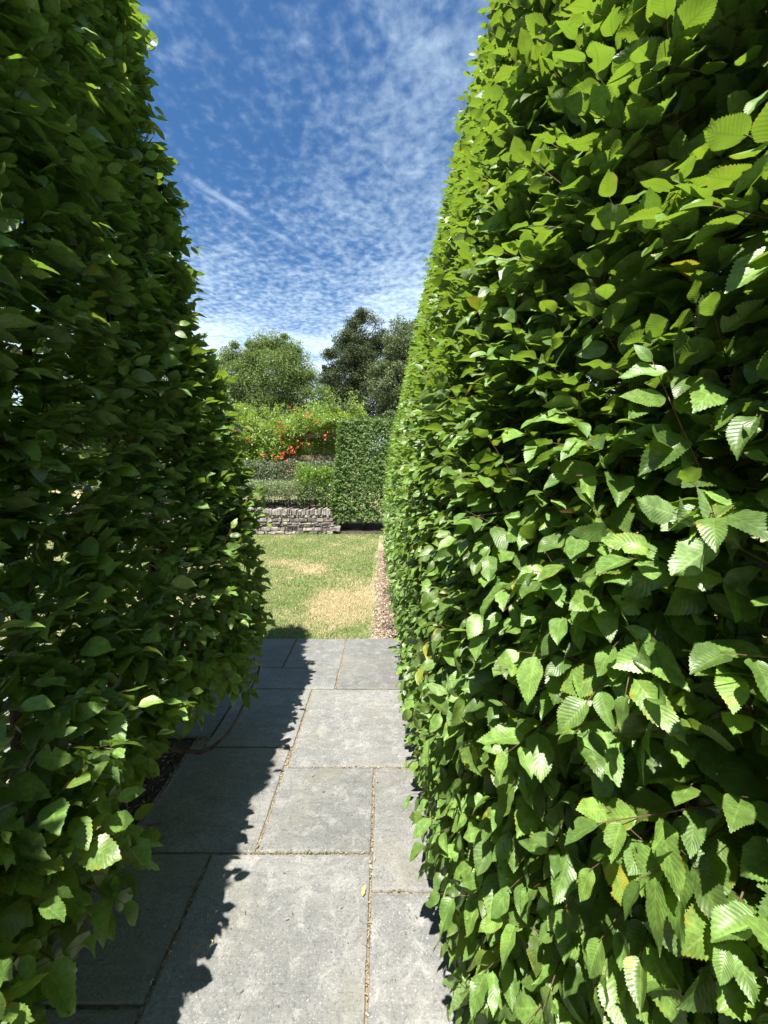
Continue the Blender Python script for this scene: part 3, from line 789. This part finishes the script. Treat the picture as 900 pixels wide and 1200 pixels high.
# orange red trumpet clusters
def flower_mat():
    m, nt, out = new_mat('trumpet_flower'); g = N(nt)
    c = g.mix(g.noise(g.pos(), 25, 2), (.50, .05, .025), (.78, .20, .08))
    pb = g.n('BsdfPrincipled'); g.l(c, pb.inputs['Base Color']); pb.inputs['Roughness'].default_value = .5
    tb = g.n('BsdfTranslucent'); g.l(c, tb.inputs['Color']); mx = g.n('MixShader'); mx.inputs[0].default_value = .25
    g.l(pb.outputs[0], mx.inputs[1]); g.l(tb.outputs[0], mx.inputs[2]); g.l(mx.outputs[0], out.inputs['Surface']); return m
M_fl = flower_mat()
def flower_cluster(u, v, Y, k):
    c = np.array([(u-450)/450*Y, Y, 1.6+(549-v)/450*Y])+np.array([rng.normal(0, .06), 0, rng.normal(0, .04)])
    for i in range(k):
        mb = MB()
        d = norm(rng.normal(0, 1, 3)*np.array([1, .5, .7])+np.array([0, -.6, 0])); p = c+rng.normal(0, .075, 3)
        ref = np.array([0, 0, 1.0]); a = norm(np.cross(d, ref)); b = np.cross(d, a)
        V = []; n = 8
        for t, r in ((0, .006), (.05, .011), (.075, .018)):
            for j in range(n):
                th = j*2*np.pi/n; rj = r*(1+.0*j)
                V.append(p+d*t+(a*math.cos(th)+b*math.sin(th))*rj)
        for j in range(n):
            th = j*2*np.pi/n; rj = .046 if j % 2 == 0 else .030
            V.append(p+d*.082+(a*math.cos(th)+b*math.sin(th))*rj)
        Q = [(l*n+j, l*n+(j+1) % n, (l+1)*n+(j+1) % n, (l+1)*n+j) for l in range(3) for j in range(n)]
        mb.add(V, Q)
        mb.done('flower', M_fl, vine, True)
for (u, v, k) in ((361, 487, 4), (336, 508, 3), (278, 507, 4), (352, 521, 4), (346, 527, 5), (341, 529, 4), (334, 531, 4), (322, 537, 3), (338, 542, 3), (341, 550, 3), (334, 534, 4),
                  (380, 511, 3), (290, 515, 2), (296, 560, 3), (309, 531, 3), (327, 502, 2), (345, 480, 2), (317, 540, 2), (330, 512, 2), (372, 497, 1), (284, 500, 1), (270, 490, 2), (255, 505, 3), (230, 515, 3)):
    flower_cluster(u, v, 11.28 if v < 545 else 11.0, k)

# ------------------------------------------------------------------ trees
def tree(name, label, x, y, H, clumps, leafmat, leaf, nleaf, trunk_r=.22, crown_base=.25, group=None, seed=1, csize=(.5, 1.1), lean=0):
    """clumps: list of ellipsoids (cx, cy, cz, rx, ry, rz) relative to the foot"""
    r = np.random.default_rng(seed)
    root = thing(name, label, 'tree', (x, y, 0), group)
    cc = []
    tv = sum(c[3]*c[4]*c[5] for c in clumps)
    for c in clumps:
        m = max(14, int(300*(c[3]*c[4]*c[5]/tv)**.9))
        d = norm(r.normal(0, 1, (m, 3)))*(r.uniform(.35, 1.0, m)**.5)[:, None]
        p = np.array(c[:3])+d*np.array(c[3:])
        cc.append(np.c_[p, r.uniform(*csize, m)*min(1.2, (c[3]+c[5])/4)])
    cc = np.vstack(cc)
    idx = r.integers(0, len(cc), nleaf)
    d = norm(r.normal(0, 1, (nleaf, 3)))*(r.random(nleaf)**.42)[:, None]
    P = cc[idx, :3]+d*cc[idx, 3:4]*np.array([1.1, 1.1, .75])+np.array([x, y, 0])
    O = norm(d+np.array([[0, 0, .5]]))
    D = norm(O*.5+r.normal(0, .8, (nleaf, 3))); Nn = norm(O*.5+np.array([[0, 0, .7]])+r.normal(0, .5, (nleaf, 3)))
    L = leaf*r.uniform(.6, 1.4, nleaf); rn = leaf_rnd(nleaf, .01, 0); rn[:, 0] = np.clip(rn[:, 0]*.7+r.uniform(0, .35, len(cc))[idx], 0, 1)
    join_parts('crown', [leaf_mesh(P, D, Nn, L, L*.6, rn, 3)], leafmat, root)
    mb = MB()
    zt = H*.82; zz = np.linspace(-.1, zt, 10)
    tp = np.stack([x+np.cumsum(r.normal(0, .06, 10))+lean*zz/H, y+np.cumsum(r.normal(0, .06, 10)), zz], -1)
    mb.tube(tp, np.linspace(trunk_r, trunk_r*.15, 10), 9)
    for c in cc[r.permutation(len(cc))[:90]]:
        e = c[:3]+np.array([x, y, 0]); z0 = np.clip(e[2]-abs(e[0]-x)*.8-1.0, H*.12, zt*.95)
        i = int(z0/zt*9); i = min(i, 8); s = tp[i]
        m_ = (s+e)/2+np.array([0, 0, -.15])+r.normal(0, .12, 3)
        mb.tube([s, (s+m_)/2, m_, (m_+e)/2+r.normal(0, .06, 3), e], [trunk_r*.28, trunk_r*.2, trunk_r*.14, trunk_r*.09, .012], 5)
    mb.done('trunk', M_bark, root, True)
    return root
M_tL = leaf_material('maple_leaf', (.105, .165, .05), (.15, .20, .09), (.17, .27, .05), veins=False, rough=.6, spec=.25, tfac=.28)
M_tO = leaf_material('oak_leaf', (.062, .088, .042), (.085, .11, .06), (.08, .12, .03), veins=False, rough=.6, spec=.25, tfac=.2)
M_tS = leaf_material('pale_leaf', (.10, .145, .07), (.15, .19, .12), (.13, .19, .06), veins=False, rough=.6, spec=.25, tfac=.24)
M_tM = leaf_material('mixed_leaf', (.07, .12, .035), (.10, .15, .06), (.12, .2, .04), veins=False, rough=.6, spec=.25, tfac=.25)
def W(u, Y): return (u-450)/450*Y
def Z(v, Y): return 1.6+(549-v)/450*Y
Y = 24
tree('leafy_tree', 'broad light olive green tree left of the sky gap, behind the flowering vine', W(318, Y), Y, 10.2,
     [(0.1, 0, 7.3, 2.3, 2.2, 2.4), (-2.2, .3, 6.9, 1.9, 2, 2.3), (2.0, .2, 6.0, 1.6, 1.8, 2.0), (0, 0, 4.3, 3.4, 2.2, 1.9), (-1.4, 0, 8.7, 1.0, 1, 1.1), (0.6, 0, 8.9, 1.1, 1, 1.0)],
     M_tL, .105, 120000, .2, seed=4, csize=(.42, .8))
Y = 27
tree('oak_tree', 'tall dark grey green oak, the highest crown beyond the garden', W(421, Y), Y, 13.2,
     [(0.25, 0, 11.0, 1.5, 1.4, 1.7), (-.4, 0, 9.6, 2.0, 1.6, 1.5), (.9, 0, 9.0, 2.0, 1.6, 2.0), (-.8, 0, 7.6, 2.1, 1.8, 1.4), (.4, 0, 6.0, 2.8, 1.9, 2.0), (-2.1, 0, 8.4, .6, .6, .4)],
     M_tO, .10, 115000, .24, seed=9, csize=(.4, .75))
Y = 22
tree('pale_tree', 'pale silvery green tree at the edge of the tall right hedge', W(477, Y), Y, 10.6,
     [(0.3, 0, 8.6, 1.5, 1.3, 1.6), (-.5, 0, 6.6, 1.5, 1.4, 1.6), (.8, 0, 5.6, 1.9, 1.4, 1.9), (-.7, 0, 4.6, 1.1, 1.2, 1.0)],
     M_tS, .11, 75000, .16, seed=21, csize=(.4, .75))
Y = 30
tree('round_tree', 'smaller mid green tree filling the gap between the light tree and the oak', W(378, Y), Y, 6.8,
     [(0, 0, 5.2, 2.2, 1.8, 1.7), (-1.6, 0, 4.4, 1.6, 1.5, 1.4), (1.6, 0, 4.7, 1.5, 1.5, 1.5), (0, 0, 3, 3.3, 1.5, 1.3)],
     M_tM, .11, 60000, .17, seed=31, csize=(.45, .8))
# trees beyond, mostly hidden by the two hedges
k = 0
for (x, y, s, lab) in ((-15, 24, 1.0, 'light olive tree seen only in chinks through the dark hedge, beside the vine'), (-24, 30, 1.25, 'big light olive tree farthest left behind the dark hedge'),
                       (9, 30, 1.15, 'light green tree hidden behind the tall sunlit hedge'), (20, 34, 1.3, 'light green tree farthest right behind the tall sunlit hedge')):
    tree('leafy_tree', lab, x, y, 10*s, [(0, 0, 6.6*s, 3*s, 2.6*s, 3*s), (0, 0, 3.6*s, 3.6*s, 2.6*s, 2*s), (1.6*s, 0, 5.4*s, 2*s, 2*s, 2*s)], M_tM if k % 2 else M_tL, .2, 13000, .24,
         seed=50+k, csize=(.6, 1.1), group='trees hidden beyond the tall hedges'); k += 1
# a low far belt closes the horizon
def belt():
    n = 60000; a = rng.uniform(-1.25, 1.25, n); r_ = rng.uniform(38, 46, n)
    top = 3.4+1.0*np.sin(a*9)+.7*np.sin(a*23+1)+.5*np.sin(a*51)
    P = np.stack([np.sin(a)*r_, np.cos(a)*r_, rng.random(n)**.8*top], -1)
    D = norm(rng.normal(0, 1, (n, 3))); Nn = norm(rng.normal(0, .6, (n, 3))+np.array([[0, -.4, .7]])); L = rng.uniform(.3, .55, n)
    o = join_parts('far_wood', [leaf_mesh(P, D, Nn, L, L*.7, leaf_rnd(n, 0, 0), 3)], M_tM, None)
    tag(o, 'distant green wood closing the horizon', 'wood', kind='stuff')
belt()

# ------------------------------------------------------------------ sky, sun, camera
sc = bpy.context.scene
SUN = np.array([-.13, -.43, 1.0]); SUN /= np.linalg.norm(SUN)
elev = math.asin(SUN[2]); az = math.atan2(SUN[0], SUN[1])
w = bpy.data.worlds.new('World'); sc.world = w; w.use_nodes = True
nt = w.node_tree; nt.nodes.clear(); g = N(nt)
sky = g.n('TexSky'); sky.sky_type = 'NISHITA'; sky.sun_disc = False; sky.sun_elevation = elev; sky.sun_rotation = az
sky.air_density = 1.0; sky.dust_density = 0.4; sky.ozone_density = 2.5
tc = g.n('TexCoord').outputs['Generated']
dx, dy, dz = g.sep(tc)
dzc = g.math('MAXIMUM', dz, 0.04)
px = g.math('DIVIDE', dx, dzc); py = g.math('DIVIDE', dy, dzc)
cv = g.n('CombineXYZ'); g.l(px, cv.inputs[0]); g.l(py, cv.inputs[1]); pv = cv.outputs[0]
mp = g.n('Mapping'); mp.inputs['Scale'].default_value = (1.15, 1.1, 1); mp.inputs['Rotation'].default_value = (0, 0, .35); g.l(pv, mp.inputs[0])
puffs = g.noise(mp.outputs[0], 23.0, 3, .5, .15)
mid_ = g.noise(mp.outputs[0], 5.0, 3, .55, .3)
large = g.noise(pv, 1.3, 4, .6, .3)
wisps = g.noise(pv, 9.0, 6, .65, .5)
low = g.ss(dz, .25, .70, 1.0, 0.0)
cover = g.math('ADD', g.math('MULTIPLY', low, .20), g.math('MULTIPLY', g.math('SUBTRACT', large, .5), .8))
cover = g.math('ADD', cover, g.ss(dz, .24, .40, .22, 0.0))
cover = g.math('ADD', cover, g.math('MULTIPLY_ADD', g.ss(px, -.7, .6), .26, -.10))
pv_ = g.math('ADD', g.math('ADD', g.math('MULTIPLY', puffs, .85), g.math('MULTIPLY', mid_, .25)), cover)
cl = g.math('MULTIPLY', g.ss(pv_, .40, 1.04), g.ss(dz, .22, .66, .85, .34))
cl2 = g.math('MULTIPLY', g.ss(g.math('ADD', wisps, g.math('MULTIPLY', cover, .9)), .48, 1.0), .30)
# the streak of an old contrail
ax_, ay_, bx_, by_ = -.70, 1.28, -.27, 1.92
ll = math.hypot(bx_-ax_, by_-ay_); ux, uy = (bx_-ax_)/ll, (by_-ay_)/ll
rx = g.math('SUBTRACT', px, ax_); ry = g.math('SUBTRACT', py, ay_)
al = g.math('ADD', g.math('MULTIPLY', rx, ux), g.math('MULTIPLY', ry, uy))
pe = g.math('ADD', g.math('ADD', g.math('MULTIPLY', rx, -uy), g.math('MULTIPLY', ry, ux)), g.math('MULTIPLY', g.math('SUBTRACT', wisps, .5), .06))
st = g.math('MULTIPLY', g.ss(g.math('ABSOLUTE', pe), 0.0, .036, 1.0, 0.0), g.math('MULTIPLY', g.ss(al, -.05, .12), g.ss(al, ll*.55, ll*1.3, 1.0, 0.0)))
st = g.math('MULTIPLY', st, g.ss(wisps, .36, .66, .06, .36))
amt = g.math('MAXIMUM', g.math('ADD', cl, cl2), g.math('ADD', st, g.math('MULTIPLY', cl, .4)), clamp=True)
amt = g.math('MULTIPLY', amt, g.ss(dz, .02, .10))
hsv = g.n('HueSaturation'); hsv.inputs['Saturation'].default_value = 1.24; hsv.inputs['Value'].default_value = 1.0; g.l(sky.outputs[0], hsv.inputs['Color'])
col = g.mix(amt, hsv.outputs[0], (6.0, 7.4, 8.6))
bg = g.n('Background'); g.l(col, bg.inputs['Color']); bg.inputs['Strength'].default_value = .060
wo = g.n('OutputWorld'); g.l(bg.outputs[0], wo.inputs['Surface'])

ld = bpy.data.lights.new('sun', 'SUN'); ld.energy = 5.0; ld.angle = R(.5); ld.color = (1.0, .95, .87)
lo = bpy.data.objects.new('sun', ld); C.objects.link(lo); lo.location = tuple(SUN*40)
from mathutils import Vector
lo.rotation_euler = Vector(tuple(SUN)).to_track_quat('Z', 'Y').to_euler()

cam = bpy.data.cameras.new('camera'); co = bpy.data.objects.new('camera', cam); C.objects.link(co)
co.location = tuple(CAM); co.rotation_euler = (R(90), 0, 0)
cam.sensor_fit = 'VERTICAL'; cam.sensor_height = 36; cam.lens = 13.5
cam.shift_y = -51/1200; cam.clip_start = .02; cam.clip_end = 2000
sc.camera = co
vs = sc.view_settings; vs.view_transform = 'Standard'; vs.look = 'None'; vs.exposure = 1.45; vs.gamma = 1; vs.use_curve_mapping = False
sc.cycles.max_bounces = 6; sc.cycles.diffuse_bounces = 2; sc.cycles.glossy_bounces = 2; sc.cycles.transmission_bounces = 4
print('done', len(bpy.data.objects), sum(len(m.polygons) for m in bpy.data.meshes))
